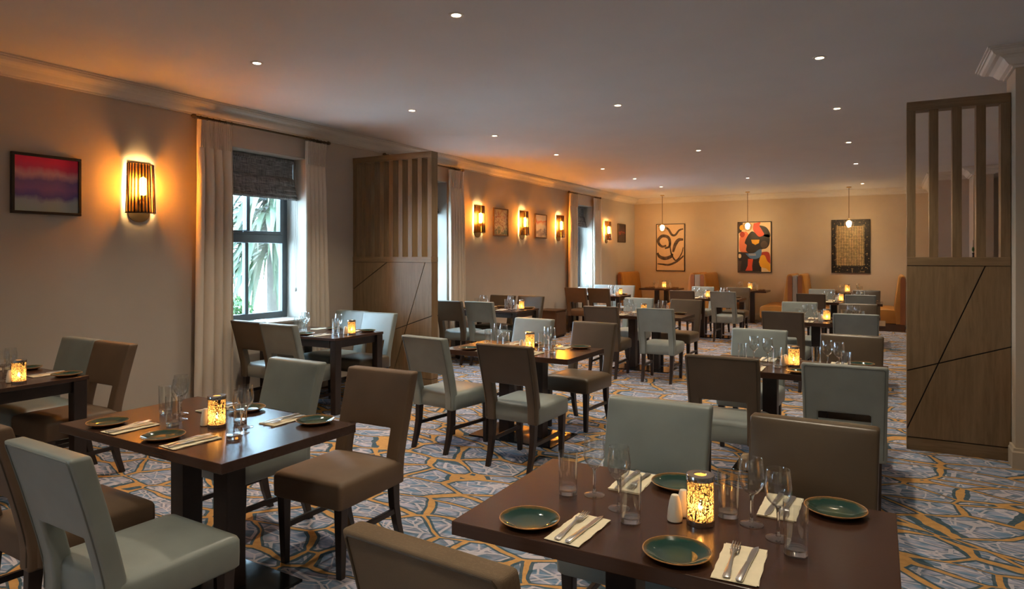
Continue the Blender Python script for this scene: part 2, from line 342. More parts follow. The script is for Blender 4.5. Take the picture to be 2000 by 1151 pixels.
# windows: frame, mullions, panes, sill, lining
def window(i, y0, y1, which):
    w_ = put('window_%d' % i, None, label='grey framed window %s' % which, cat='window', kind='structure')
    X = XG; z0, z1 = WIN_Z0+.03, WIN_Z1; zt = 1.75; fw = .075
    put('frame', MB().box(X-.07, X, y0, y0+fw, z0, z1).box(X-.07, X, y1-fw, y1, z0, z1).box(X-.07, X, y0+fw, y1-fw, z0, z0+fw).box(X-.07, X, y0+fw, y1-fw, z1-fw, z1).mesh('frame', 'frame_grey', bevel=.006), w_)
    put('transom', MB().box(X-.075, X+.012, y0+fw, y1-fw, zt-.05, zt+.05).mesh('transom', 'frame_grey', bevel=.006), w_)
    ym = y0+.48
    put('mullion', MB().box(X-.06, X-.005, ym-.022, ym+.022, z0+fw, zt-.05).mesh('mullion', 'frame_grey', bevel=.005), w_)
    s = put('sash', MB().box(X-.05, X+.02, y0+fw, y0+fw+.05, zt+.05, z1-fw).box(X-.05, X+.02, y1-fw-.05, y1-fw, zt+.05, z1-fw).box(X-.05, X+.02, y0+fw+.05, y1-fw-.05, zt+.05, zt+.085).box(X-.05, X+.02, y0+fw+.05, y1-fw-.05, z1-fw-.05, z1-fw).box(X-.05, X+.02, ym-.022, ym+.022, zt+.085, z1-fw-.05).mesh('sash', 'frame_grey', bevel=.005), w_)
    put('handle', MB().box(X+.02, X+.05, ym-.09, ym+.05, zt+.055, zt+.075).mesh('handle', 'frame_grey', bevel=.005), s)
    for a, b, c, d in ((y0+fw, ym-.02, z0+fw, zt-.05), (ym+.02, y1-fw, z0+fw, zt-.05), (y0+fw+.05, ym-.02, zt+.085, z1-fw-.05), (ym+.02, y1-fw-.05, zt+.085, z1-fw-.05)):
        put('pane', MB().box(X-.034, X-.028, a, b, c, d).mesh('pane', 'pane'), w_)
    pl_ = bpy.data.lights.new('daylight_portal', 'AREA'); pl_.shape = 'RECTANGLE'; pl_.size = y1-y0; pl_.size_y = z1-z0; pl_.cycles.is_portal = True
    put('daylight_portal', pl_, w_, (X-.10, (y0+y1)/2, (z0+z1)/2), (0, -PI/2, 0))
    put('sill', MB().box(X, XW+.03, y0+.002, y1-.002, WIN_Z0, WIN_Z0+.03).mesh('sill', 'reveal', bevel=.008), w_)
    put('lining', MB().box(X, XW-.001, y0, y0+.006, WIN_Z0+.03, z1).box(X, XW-.001, y1-.006, y1, WIN_Z0+.03, z1).box(X, XW-.001, y0+.006, y1-.006, z1-.006, z1).mesh('lining', 'reveal'), w_)
for i, ((a, b), wd) in enumerate(zip(WIN, ('with roman blind nearest the viewer', 'hidden behind the left wooden screen', 'farthest down the left wall'))): window(i+1, a, b, wd)
for i, ((a, b), wd) in enumerate(zip(WIN_ADDED, ('added behind the viewer to light the foreground',))): window(i+4, a, b, wd)

# roman blinds
def blind(y0, y1, lab):
    b = root('roman_blind', (-6.10, (y0+y1)/2, 0), 0, lab, 'blind', 'roman blinds in the windows'); hw = (y1-y0)/2-.02
    put('headrail', MB().box(-.02, .03, -hw, hw, WIN_Z1-.06, WIN_Z1-.012).mesh('headrail', 'blind', bevel=.006), b)
    put('cloth', MB().box(-.006, .006, -hw, hw, 2.42, WIN_Z1-.05).mesh('cloth', 'blind'), b)
    for k, (za, zb, d) in enumerate(((2.44, 2.355, .050), (2.37, 2.29, .068), (2.315, 2.24, .082), (2.265, 2.195, .092))):
        lp = [[(.006, y, za+.02), (d*.7, y, za-.01), (d, y, zb+.02), (d*.85, y, zb), (.004, y, zb+.012), (-.004, y, zb+.02)] for y in (-hw, -hw/3, hw/3, hw)]
        put('fold', MB().loft(lp).mesh('fold', 'blind', True), b)
    ch = put('chain', MB().tube([(.03, hw+.003, WIN_Z1-.05), (.03, hw+.003, 1.2), (.045, hw+.003, 1.17), (.06, hw+.003, 1.2), (.06, hw+.003, WIN_Z1-.05)], .0025, 5).mesh('chain', 'trim'), b)
    put('chain_weight', MB().lathe([(.002, 1.13), (.008, 1.14), (.008, 1.17), (.002, 1.185)], 8, .045, hw+.003, (True, True)).mesh('chain_weight', 'trim', True), ch)
for (a, b), l in zip(WIN, ('dark grey woven roman blind in the window nearest the viewer', 'dark grey woven roman blind in window behind the left screen', 'dark grey woven roman blind in the farthest window')): blind(a, b, l)

# curtains and rods
def curtain(yc, wt, wb, lab, seed, zt=2.865, drop=0, A=.045):
    c = root('curtain', (XW+.079+(A-.045), yc, 0), 0, lab, 'curtain', 'full length taupe curtains'); rnd = random.Random(seed); N = 96; pl = 4 if A > .05 else 5
    ph = rnd.random()*6; zs = [.015, .12, .5, 1.0, 1.5, 2.0, 2.3, 2.45, 2.58, 2.69, 2.76, zt]
    loops = []
    def row(z, off):
        t_ = (z-.015)/(zt-.015); wd = wb+(wt-wb)*t_**.6
        amp = A if z < 2.3 else A-(A-.022)*min(1, (z-2.3)/.38)
        if z > 2.69: amp = .022+.016*(z-2.69)/.17
        out = []
        for i in range(N+1):
            u = i/N; y = (u-.5)*wd + drop*(1-t_); q = 2*PI*pl*u+ph
            sn = math.sin(q); x = amp*(2*abs(math.sin(q/2))**.85-1)*(.85+.15*math.sin(q*.31+seed))+.010*math.sin(q*.37+seed+z*.8)*(1-t_*.5)
            y -= .014*math.sin(q)
            out.append((x+off, y, z))
        return out
    front = MB()
    for z in zs: pass
    fr = [row(z, .0035) for z in zs]; bk = [row(z, -.0035) for z in zs]
    m = MB(); loops = [f+b[::-1] for f, b in zip(fr, bk)]; m.loft(loops); cl_ = put('cloth', m.mesh('cloth', 'curtain', True), c)
    for k in range(pl):
        y = (((k+.5-ph/(2*PI)) % pl)/pl-.5)*wt
        for d in (-.014, 0, .014):
            put('pinch_pleat', cached('pleat', lambda: MB().loft([[(.0, -.002, 2.60), (.030, -.004, 2.60), (.030, .004, 2.60), (0, .002, 2.60)], [(0, -.002, 2.70), (.026, -.002, 2.70), (.026, .002, 2.70), (0, .002, 2.70)], [(0, -.002, 2.86), (.044, -.004, 2.86), (.044, .004, 2.86), (0, .002, 2.86)]]).mesh('pinch_pleat', 'curtain', True)), cl_, (.008, y+d, 0), (0, 0, d*18))
def rod(y0, y1, lab):
    r = root('curtain_rod', (XW+.079, 0, 2.895), 0, lab, 'curtain rod', 'bronze curtain rods')
    put('pole', MB().tube([(0, y0, 0), (0, y1, 0)], .011, 10).mesh('pole', 'bronze', True), r)
    for y, s in ((y0, -1), (y1, 1)):
        put('finial', MB().tube([(0, y, 0), (0, y+s*.01, 0), (0, y+s*.035, 0), (0, y+s*.05, 0)], [.012, .022, .020, .008], 10).mesh('finial', 'bronze', True), r)
        put('bracket', MB().box(-.079, .0, y-s*.10-.008, y-s*.10+.008, -.012, .012).mesh('bracket', 'bronze', bevel=.003), r)
    L = y1-y0
    for k in range(6):
        for ys in (y0+.05+.07*k, y1-.05-.055*k):
            put('ring', cached('ring', lambda: MB().tube([(.017*math.cos(a*PI/6), 0, -.004+.017*math.sin(a*PI/6)) for a in range(12)], .003, 6, closed=True).mesh('ring', 'bronze', True)), r, (0, ys, 0))
for k, (c1, c2, n1) in enumerate((((4.315, .39, .44), (5.655, .30, .42), 'window nearest the viewer'), ((7.10, .38, .46), (8.545, .36, .44), 'window behind the left screen'), ((12.97, .42, .46), (14.30, .40, .50), 'farthest window'))):
    curtain(*c1, 'taupe pleated curtain left of the %s' % n1, 3+k*5, drop=-.02, A=.045 if k else .068); curtain(*c2, 'taupe pleated curtain right of the %s' % n1, 4+k*7, drop=.05)
    rod(c1[0]-.20, c2[0]+.19, 'slim bronze curtain rod above the %s' % n1)

# wooden slatted screens
def cut(poly, p, n, keep, off):
    out = []
    f = lambda q: ((q[0]-p[0])*n[0]+(q[1]-p[1])*n[1])*keep-off
    for i, a in enumerate(poly):
        b = poly[(i+1) % len(poly)]; fa, fb = f(a), f(b)
        if fa >= 0: out.append(a)
        if (fa > 0) != (fb > 0) and fa != fb:
            s = fa/(fa-fb); out.append((a[0]+(b[0]-a[0])*s, a[1]+(b[1]-a[1])*s))
    return out
def screen(x0, x1, y0, lines, lab, pitch=.145, sw=.062, from_right=True):
    th = .127; r = root('wooden_screen', ((x0+x1)/2, y0, 0), 0, lab, 'screen', 'oak slatted room screens'); ox = -(x0+x1)/2
    put('top_rail', MB().box(x0+ox, x1+ox, 0, th, 2.712, 2.785).mesh('top_rail', 'oak_h', bevel=.003), r)
    put('middle_rail', MB().box(x0+ox, x1+ox, -.004, th+.004, 1.475, 1.542).mesh('middle_rail', 'oak_h', bevel=.003), r)
    sl = cached('screen_slat', lambda: MB().box(-sw/2, sw/2, .004, th-.004, 1.542, 2.712).mesh('slat', 'oak', bevel=.002))
    n = int(round((x1-x0-sw)/pitch)); pt = (x1-x0-sw)/n
    for k in range(n+1): put('slat', sl, r, (x0+ox+sw/2+k*pt, 0, 0))
    put('core', MB().box(x0+ox+.004, x1+ox-.004, .012, th-.012, .06, 1.475).mesh('core', 'core'), r)
    polys = [[(x0+ox, .106), (x1+ox, .106), (x1+ox, 1.473), (x0+ox, 1.473)]]
    for (ax, az), (bx, bz) in lines:
        p = (ax+ox, az); d = Vector((bx-ax, bz-az)).normalized(); nn = (-d.y, d.x)
        polys = [q for po in polys for q in (cut(po, p, nn, 1, .0045), cut(po, p, nn, -1, .0045)) if len(q) > 2]
    for po in polys:
        put('panel', MB().prism(po, 0, .014).mesh('panel', 'oak'), r); put('panel', MB().prism(po, th-.014, th).mesh('panel', 'oak'), r)
    xe = x1 if from_right else x0; s = 1 if from_right else -1
    put('end_panel', MB().box(min(xe+ox, xe+ox-s*.006), max(xe+ox, xe+ox-s*.006), .0145, th-.0145, .106, 1.473).mesh('end_panel', 'oak'), r)
    put('skirting', MB().box(x0+ox, x1+ox, .002, th-.002, 0, .098).mesh('skirting', 'oak_h', bevel=.002), r)
screen(XW+.004, -4.655, 6.36, [((-5.868, 1.134), (-5.339, 1.466)), ((-4.751, 1.469), (-5.243, .092)), ((-5.307, .629), (-4.661, .845))], 'tall oak slatted screen standing out from the left wall')
screen(.134, .811, 6.23, [((.651, 1.47), (.145, .188)), ((.152, .637), (.815, .866))], 'tall oak slatted screen at right beside the stub wall', from_right=False)

# downlights, sconces, pendants
def downlight(x, y, lab, power):
    d = root('downlight', (x, y, ZC), 0, lab, 'downlight', 'ceiling downlights')
    put('trim_ring', cached('dlring', lambda: MB().lathe([(.030, -.001), (.031, -.006), (.046, -.005), (.050, 0)], 20).mesh('trim_ring', 'trim', True)), d)
    put('lens', cached('dllens', lambda: MB().lathe([(.0305, -.0015), (.001, -.0020)], 16, cap=(False, True)).mesh('lens', 'ledlens')), d)
    ld = cached(('spot', power), lambda: bpy.data.lights.new('downlight_lamp', 'SPOT')); ld.energy = power; ld.spot_size = math.radians(112); ld.spot_blend = .9; ld.color = (1, .85, .64); ld.shadow_soft_size = .045
    put('lamp', ld, d, (0, 0, -.02))
colname = {-4.29: 'left-hand', -2.35: 'middle', -.45: 'right-hand', 2.2: 'outer right'}
ordn = ('nearest', 'second', 'third', 'fourth', 'fifth', 'sixth', 'seventh', 'eighth', 'ninth')
for x, ys in ((-4.29, (3.57, 5.52, 7.19, 8.98, 10.83, 12.51, 14.25)), (-2.35, (3.47, 6.34, 9.61, 13.46)), (-.45, (5.57, 7.57, 9.9, 12.24, 15.66))):
    for k, y in enumerate(ys): downlight(x, y, '%s small round downlight in the %s ceiling row' % (ordn[k], colname[x]), SPOT_W)
for k, (x, y) in enumerate(((-4.29, 1.5), (-4.29, -.6), (-2.35, .7), (-2.35, -1.7), (-.45, 2.6), (-.45, .2), (-.45, -2.0), (2.2, 4.4), (2.2, 1.6), (2.2, -1.2), (2.4, 8.4), (2.4, 11.6))):  # extra downlights added out of view to brighten the foreground
    downlight(x, y, '%s small round ceiling downlight added outside the frame for light' % ('first', 'second', 'third', 'fourth', 'fifth', 'sixth', 'seventh', 'eighth', 'ninth', 'tenth', 'eleventh', 'twelfth')[k], SPOT_W*(.6 if k < 4 else .9 if k < 7 else .45))

def sconce(y, lab):
    s = root('wall_sconce', (XW, y, 0), 0, lab, 'wall light', 'amber glass wall sconces')
    def plate():
        pl = [(-.10, 2.39), (.10, 2.39), (.10, 1.93)]+[(.10*math.cos(a*PI/12), 1.93-.075*math.sin(a*PI/12)) for a in range(1, 12)]+[(-.10, 1.93)]
        return MB().loft([[(0, p, z) for p, z in pl], [(.006, p, z) for p, z in pl]]).mesh('backplate', 'bronze')
    put('backplate', cached('sc_plate', plate), s)
    n = 27
    for part, par, mt in (('rib', 0, 'amber_rib'), ('glass_strip', 1, 'amber_gap')):
        def shade(par=par, mt=mt):
            m = MB()
            for k in range(n):
                if k % 2 != par: continue
                a0, a1 = PI*k/n, PI*(k+1)/n; lp = []
                for z, r in ((1.935, 1.06), (2.375, .94)):
                    q = []
                    for a, dr in ((a0, 0), ((a0+a1)/2, .006 if par == 0 else -.001), (a1, 0)):
                        q.append((.012+(.105*r+dr)*math.sin(a), (.122*r+dr)*-math.cos(a), z))
                    lp.append(q)
                b = len(m.v); m.v += lp[0]+lp[1]; m.f += [(b, b+1, b+4, b+3), (b+1, b+2, b+5, b+4)]
            return m.mesh(part, mt, True)
        put('ribbed_shade' if par == 0 else 'amber_lining', cached('sc_'+part, shade), s)
    put('top_cap', cached('sc_cap', lambda: MB().loft([[(.012, -.115, 2.374), (.012, -.115, 2.378)]+[(.012, -.115, 2.378)]]+[[(.012+.099*math.sin(PI*k/24), -.115*math.cos(PI*k/24), 2.374), (.012+.099*math.sin(PI*k/24), -.115*math.cos(PI*k/24), 2.378), (.030, 0, 2.378)] for k in range(1, 25)]).mesh('top_cap', 'bronze')), s)
    put('bottom_cap', CACHE['sc_cap'], s, (0, 0, 1.942-2.374), scale=(1.08, 1.1, 1))
    put('band', cached('sc_band', lambda: MB().loft([[(.012+(.1115+d)*math.sin(PI*k/24), -(.1295+d)*math.cos(PI*k/24), z) for d, z in ((0, 1.931), (.004, 1.931), (.004, 1.940), (0, 1.940))] for k in range(25)]).mesh('band', 'bronze')), s)
    hd = put('lamp_holder', cached('sc_hold', lambda: MB().lathe([(.014, 2.04), (.015, 2.10)], 10, .065, 0, (True, True)).box(0, .065, -.008, .008, 2.045, 2.06).mesh('lamp_holder', 'brass')), s)
    put('bulb', cached('sc_bulb', lambda: MB().lathe([(.004, 2.09), (.022, 2.097), (.025, 2.115), (.025, 2.235), (.020, 2.25), (.004, 2.258)], 12, .065, 0, (True, True)).mesh('bulb', 'bulb', True)), hd)
for y, l in ((3.60, 'glowing amber ribbed wall sconce beside the sunset painting'), (9.30, 'glowing amber ribbed sconce right of the screened window curtain'), (10.84, 'glowing amber ribbed sconce between the two small portrait pictures'), (12.40, 'glowing amber ribbed sconce left of the farthest window'), (15.07, 'glowing amber ribbed sconce right of the farthest window')): sconce(y, l)

def pendant(x, y, lab):
    p = root('pendant_lamp', (x, y, 0), 0, lab, 'pendant lamp', 'globe pendants over the booths')
    put('ceiling_rose', cached('pd_rose', lambda: MB().lathe([(.05, ZC), (.05, ZC-.018), (.012, ZC-.028)], 16, cap=(True, True)).mesh('ceiling_rose', 'brass', True)), p)
    put('cord', cached('pd_cord', lambda: MB().tube([(0, 0, ZC-.02), (0, 0, 2.36)], .006, 6).mesh('cord', 'bronze')), p)
    sk = put('socket', cached('pd_sock', lambda: MB().lathe([(.012, 2.37), (.026, 2.35), (.026, 2.325)], 12, cap=(True, True)).mesh('socket', 'brass', True)), p)
    put('globe', cached('pd_globe', lambda: MB().lathe([(.10*math.sin(a*PI/14), 2.24+.10*math.cos(a*PI/14)) for a in range(2, 14)], 20, cap=(False, True)).mesh('globe', 'globe', True)), p)
    put('bulb', cached('pd_bulb', lambda: MB().lathe([(.052*math.sin(a*PI/10)+.001, 2.265+.055*math.cos(a*PI/10)) for a in range(0, 11)], 14).mesh('bulb', 'pbulb', True)), sk)
for x, y, l in ((-4.862, 16.25, 'left'), (-2.857, 16.35, 'middle'), (-.732, 16.27, 'right')): pendant(x, y, 'glass globe pendant lamp hanging over the %s booth' % l)

# pictures
def picture(name, loc, rz, wd, ht, mat, fmat, lab, fw=.018, dep=.03):
    p = root(name, loc, rz, lab, 'picture', 'framed pictures on the walls')     # local: faces -y, x right
    h, v = wd/2, ht/2
    put('frame', MB().box(-h, h, -dep, 0, v-fw, v).box(-h, h, -dep, 0, -v, -v+fw).box(-h, -h+fw, -dep, 0, -v+fw, v-fw).box(h-fw, h, -dep, 0, -v+fw, v-fw).mesh('frame', fmat, bevel=.002), p)
    put('print', MB().box(-h+fw, h-fw, -dep+.010, -.004, -v+fw, v-fw).mesh('print', mat), p)
    return p
RZ = PI/2
for y, z, wd, ht, mt, fm, l in ((2.84, 2.12, .51, .475, 'watercolour', 'frame_black', 'black framed crimson and violet sunset watercolour on left wall'), (10.04, 2.14, .50, .48, 'floral', 'frame_wood', 'framed red and cream floral print between two sconces'), (11.58, 2.13, .50, .47, 'blossom', 'frame_wood', 'framed white print with an orange and mauve blossom'), (16.1, 2.13, .55, .47, 'nightfall', 'frame_black', 'small dark framed print with red streak near far corner')):
    picture('framed_picture', (XW+.001, y, z), RZ, wd, ht, mt, fm, l, .022, .028)
def ribbon(pts, wds, y):
    m = MB(); P = [Vector((x, z)) for x, z in pts]; A, B = [], []
    for i, p in enumerate(P):
        d = (P[min(i+1, len(P)-1)]-P[max(i-1, 0)]).normalized(); nrm = Vector((-d.y, d.x)); wv = wds[i] if isinstance(wds, list) else wds
        A.append(p+nrm*wv/2); B.append(p-nrm*wv/2)
    for i in range(len(P)-1):
        b = len(m.v); q = (A[i], A[i+1], B[i+1], B[i])
        m.v += [(c.x, y, c.y) for c in q]+[(c.x, y+.002, c.y) for c in q]; m.f += [(b, b+1, b+2, b+3), (b+7, b+6, b+5, b+4)]+[(b+j, b+4+j, b+4+(j+1) % 4, b+(j+1) % 4) for j in range(4)]
    return m
def smooth(pts, n=8):
    out = []; P = [Vector(p) for p in pts]; P = [P[0]*2-P[1]]+P+[P[-1]*2-P[-2]]
    for i in range(1, len(P)-2):
        for k in range(n):
            t_ = k/n; a, b, c, d = P[i-1:i+3]
            out.append(tuple(.5*((2*b)+(c-a)*t_+(2*a-5*b+4*c-d)*t_*t_+(3*b-a-3*c+d)*t_**3)))
    out.append(tuple(P[-2])); return out
def uv2(W, H): return lambda u, v: ((u-.5)*W, (.5-v)*H)
W1, H1 = .752, 1.225
p = picture('framed_picture', (-4.904, YF-.001, 1.776), 0, W1, H1, 'canvas_tan', 'frame_black', 'large tan print with sweeping dark brush swirls above left booth')
q = uv2(W1-.04, H1-.04)
for pts, wd in (([(.05, .02), (.25, .05), (.42, .10), (.55, .22), (.68, .23), (.82, .13), (.97, .10)], .055), ([(.35, .46), (.20, .48), (.08, .42), (.06, .33), (.20, .25), (.40, .27), (.48, .36), (.46, .48), (.30, .52)], .075), ([(.48, .36), (.50, .52), (.55, .66), (.68, .78), (.80, .74), (.92, .62), (.97, .50)], .035), ([(.60, .60), (.68, .44), (.80, .34), (.97, .33)], .085), ([(.02, .62), (.10, .70), (.30, .74), (.52, .70), (.58, .64)], .085), ([(.02, .86), (.20, .87), (.45, .88), (.70, .82), (.90, .73), (.98, .68)], .050)):
    P = smooth([q(*a) for a in pts]); n = len(P)
    put('brush_stroke', ribbon(P, [1.05*wd*(.55+.45*math.sin(PI*(i+.5)/n)) for i in range(n)], -.022).mesh('brush_stroke', 'ink'), p)
W2, H2 = .785, 1.242
p = picture('framed_picture', (-2.83, YF-.001, 1.77), 0, W2, H2, 'p_cream', 'frame_black', 'large colourful abstract profile print above the middle booth')
q = uv2(W2-.04, H2-.04)
def shape(pts, mt, lay, closed=True):
    P = [q(*a) for a in (smooth(list(pts)+[pts[0]], 5)[:-1] if closed else pts)]
    y = -.0215-.0006*lay
    put('painted_shape', MB().prism(P, y, y+.003).mesh('painted_shape', mt), p)
circ = lambda u, v, ru, rv, n=18: [(u+ru*math.cos(2*PI*k/n), v+rv*math.sin(2*PI*k/n)) for k in range(n)]
shape([(0, 0), (.14, 0), (.10, .18), (0, .22)], 'p_dark', 0, False); shape(circ(.11, .10, .08, .055), 'p_yellow', 1, False)
shape([(.04, .30), (.22, .18), (.36, .30), (.34, .48), (.40, .60), (.08, .60), (.02, .45)], 'p_salmon', 1); shape(circ(.12, .24, .08, .06), 'p_brick', 2, False)
shape([(0, .60), (.22, .60), (.70, .64), (.72, 1), (0, 1)], 'p_black', 1, False)
shape([(.22, .36), (.30, .26), (.42, .18), (.55, .22), (.70, .26), (.95, .25), (.97, .42), (.88, .52), (.72, .55), (.66, .62), (.45, .64), (.28, .60), (.24, .55), (.26, .46), (.20, .42)], 'p_black', 3)
shape([(.60, .05), (.86, .10), (.98, .22), (.97, .30), (.80, .28), (.66, .14)], 'p_black', 3)
shape([(.48, .02), (.68, .0), (.66, .07), (.74, .16), (.80, .25), (.66, .29), (.56, .24), (.46, .14)], 'p_red', 4)
shape([(.40, .35), (.66, .35), (.64, .42), (.53, .455), (.43, .42)], 'p_yellow', 5, False); shape(circ(.80, .45, .11, .075), 'p_dark', 5, False)
shape([(.22, .63), (.48, .62), (.62, .56), (.72, .55), (.70, .68), (.55, .74), (.36, .72)], 'p_blue', 5)
for v in (.635, .660): shape([(.32, v), (.55, v+.002), (.55, v+.009), (.32, v+.007)], 'p_cream', 6, False)
shape([(.30, .74), (.46, .74), (.43, .88), (.44, .98), (.22, .98), (.29, .88)], 'p_red', 6, False)
shape([(.66, .66), (.76, .60), (.96, .62), (.99, .84), (.90, .80)], 'p_brick', 4); shape([(.64, .80), (.70, .68), (.82, .67), (.90, .78), (.99, .85), (.98, .99), (.86, .93), (.70, .90)], 'p_yellow', 6)
for v in (.63, .68): shape(circ(.93, v, .022, .015, 10), 'p_brick', 7, False)
shape(circ(.04, .68, .05, .045), 'p_cream', 3, False); shape([(0, .78), (.10, .78), (.06, .98), (0, .98)], 'p_dark', 3, False)
W3, H3 = .794, 1.223
picture('framed_picture', (-.734, YF-.001, 1.775), 0, W3, H3, 'goldgrid', 'frame_black', 'large black print with a woven gold grid above right booth', .012)
o = root('wall_ornament', (1.262, 13.66, 1.52), 0, 'tiny dark hanging ornament with green sprig seen between right slats', 'ornament')
put('string', MB().tube([(0, 0, .30), (0, 0, .08)], .003, 5).mesh('string', 'core'), o); put('sprig', MB().lathe([(.004, .10), (.02, .13), (.016, .17), (.003, .19)], 8, cap=(True, True)).mesh('sprig', 'shrub', True), o)
put('charm', MB().lathe([(.004, -.02), (.016, 0), (.010, .05), (.018, .08), (.003, .09)], 8, cap=(True, True)).mesh('charm', 'core', True), o)

# ------------------------------------------------------------------ booth benches
def bench(xb, face, lab, y0=15.77, y1=17.09):
    """xb: x of the back's rear face; face +1 looks towards +x"""
    b = root('booth_bench', (xb, (y0+y1)/2, 0), 0 if face > 0 else PI, lab, 'booth bench', 'orange booth benches'); L = (y1-y0)/2
    def prism_y(poly): return MB().loft([[(x, -L, z) for x, z in poly], [(x, L, z) for x, z in poly]])
    put('backrest', cached('bb', lambda: prism_y([(0, .15), (.17, .15), (.20, .45), (.155, .80), (.115, 1.10), (.095, 1.14), (.06, 1.155), (.02, 1.145), (0, 1.11)]).mesh('backrest', 'orange', True, bevel=.012)), b)
    put('seat_cushion', cached('bs', lambda: prism_y([(.16, .16), (.66, .16), (.675, .20), (.675, .38), (.655, .42), (.60, .44), (.30, .45), (.18, .44)]).mesh('seat_cushion', 'orange', True, bevel=.015)), b)
    put('base', cached('bp', lambda: MB().box(.005, .64, -L+.01, L, 0, .155).mesh('base', 'plinth')), b)
    put('end_panel', cached('bend', lambda: prism_y([(0, .15), (.10, .15), (.10, 1.08), (.085, 1.125), (.055, 1.14), (.02, 1.13), (0, 1.10)]).mesh('end_panel', 'rust')), b, (.002, -.006 if face > 0 else .006, 0), scale=(.9, 1.002, .985))
bench(XW+.03, 1, 'orange high backed booth bench against the left wall corner')
for xl, xr, n1, n2 in ((-3.95, -3.82, 'left', 'middle'), (-1.82, -1.71, 'middle', 'right')):
    bench(xl, -1, 'orange booth bench closing the right side of %s booth' % n1); bench(xr, 1, 'orange booth bench on the left side of %s booth' % n2)
    put('booth_divider', MB().loft([rrect(xl-(xl+xr)/2+.003, xr-(xl+xr)/2-.003, -.655, .655, .01, z) for z in (0, 1.10, 1.115)]).mesh('booth_divider', 'greypanel'), None, ((xl+xr)/2, 16.425, 0), label='grey divider panel between %s and %s booths' % (n1, n2), cat='divider')
bench(.32, -1, 'orange booth bench half hidden by the right screen')

# ------------------------------------------------------------------ tables and what stands on them
TOP = .75
def seat_mesh(mat):
    x0, x1, y0, y1 = -.228, .228, -.215, .26; L = []
    for ins, z, r in ((.012, .340, .02), (.002, .350, .02), (0, .40, .022), (.0, .445, .024), (.006, .460, .026), (.020, .470, .03), (.055, .478, .04), (.12, .484, .06), (.19, .486, .03)):
        L.append(rrect(x0+ins, x1-ins, y0+ins, y1-ins, r, z))
    return MB().loft(L).mesh('seat', mat, True)
def lean(z): return -.238-.122*max(0, (z-.44)/.475)**1.15
def back_mesh(mat):
    # inverted-U upholstered back: outline in x,z as grid cells so that it can lean
    xs = [-.228, -.190, -.145, -.07, 0, .07, .145, .190, .228]; zs = [.338, .41, .48, .55, .622, .70, .78, .84, .89, .915]
    bm = bmesh.new(); vs = {}
    def V(i, j, s):
        k = (i, j, s)
        if k not in vs:
            z = zs[j]; th = .068 if s else 0; x = xs[i]*(1-.035*(1-(z-.338)/.577))
            puff = 0
            if z > .622 and abs(xs[i]) < .2: puff = .010*(1-(xs[i]/.2)**2)*math.sin(PI*min(1, (z-.622)/.293))
            vs[k] = bm.verts.new((x, lean(z)+th+(puff if s else -puff*.4), z))
        return vs[k]
    solid = lambda i, j: 0 <= i < 8 and 0 <= j < 9 and not (2 <= i <= 5 and j < 4)
    for i in range(8):
        for j in range(9):
            if not solid(i, j): continue
            bm.faces.new((V(i, j, 0), V(i+1, j, 0), V(i+1, j+1, 0), V(i, j+1, 0))); bm.faces.new((V(i, j+1, 1), V(i+1, j+1, 1), V(i+1, j, 1), V(i, j, 1)))
            for di, dj, a, b in ((-1, 0, (i, j), (i, j+1)), (1, 0, (i+1, j+1), (i+1, j)), (0, -1, (i+1, j), (i, j)), (0, 1, (i, j+1), (i+1, j+1))):
                if not solid(i+di, j+dj): bm.faces.new((V(*a, 0), V(*b, 0), V(*b, 1), V(*a, 1)))
    bmesh.ops.recalc_face_normals(bm, faces=bm.faces); bm.normal_update()
    es = [e for e in bm.edges if len(e.link_faces) == 2 and e.calc_face_angle(0) > math.radians(50)]
    bmesh.ops.bevel(bm, geom=es, offset=.012, segments=3, profile=.5, affect='EDGES', clamp_overlap=True)
    me = bpy.data.meshes.new('backrest'); bm.to_mesh(me); bm.free(); me.materials.append(MATS[mat])
    me.polygons.foreach_set('use_smooth', [True]*len(me.polygons)); me.set_sharp_from_angle(angle=math.radians(50)); return me
def piping_mesh(mat):
    pts = [(-.212, lean(z)-.001, z) for z in (.36, .44, .54, .64, .74, .84, .895)]+[(-.204, lean(.904)-.001, .904)]
    pts += [(.204, lean(.904)-.001, .904)]+[(.212, lean(z)-.001, z) for z in (.895, .84, .74, .64, .54, .44, .36)]
    pts = [(x*(1-.035*(1-(z-.338)/.577)), y, z) for x, y, z in pts]
    return MB().tube(pts, .0032, 6).mesh('piping', mat, True)
def chair(x, y, rz, backm, seatm, lab):
    c = root('dining_chair', (x, y, 0), rz, lab, 'chair', 'upholstered dining chairs')
    dark = 'pale_dark' if backm == 'pale' else 'brown_dark'
    put('seat', cached(('seat', seatm), lambda: seat_mesh(seatm)), c); br = put('backrest', cached(('back', backm), lambda: back_mesh(backm)), c); put('piping', cached(('pip', dark), lambda: piping_mesh(dark)), br)
    for s in (-1, 1):
        put('leg', cached(('fl', s), lambda: MB().bar((s*.185, .212, 0), (s*.190, .215, .345), .032, .048).mesh('leg', 'legwood', bevel=.003)), c)
        put('leg', cached(('rl', s), lambda: MB().loft([[(s*.175+a*w_/2, yy+b*d_/2, z) for a, b in ((-1, -1), (1, -1), (1, 1), (-1, 1))] for yy, z, w_, d_ in ((-.268, 0, .032, .034), (-.232, .11, .036, .040), (-.208, .22, .040, .046), (-.200, .345, .044, .054))]).mesh('leg', 'legwood', bevel=.003)), c)
        put('stretcher', cached(('st', s), lambda: MB().loft([[(s*.180+a*.010, yy, z+b*.014) for a, b in ((-1, -1), (1, -1), (1, 1), (-1, 1))] for yy, z in ((-.215, .19), (.20, .19))]).mesh('stretcher', 'legwood', bevel=.002)), c)
    return c

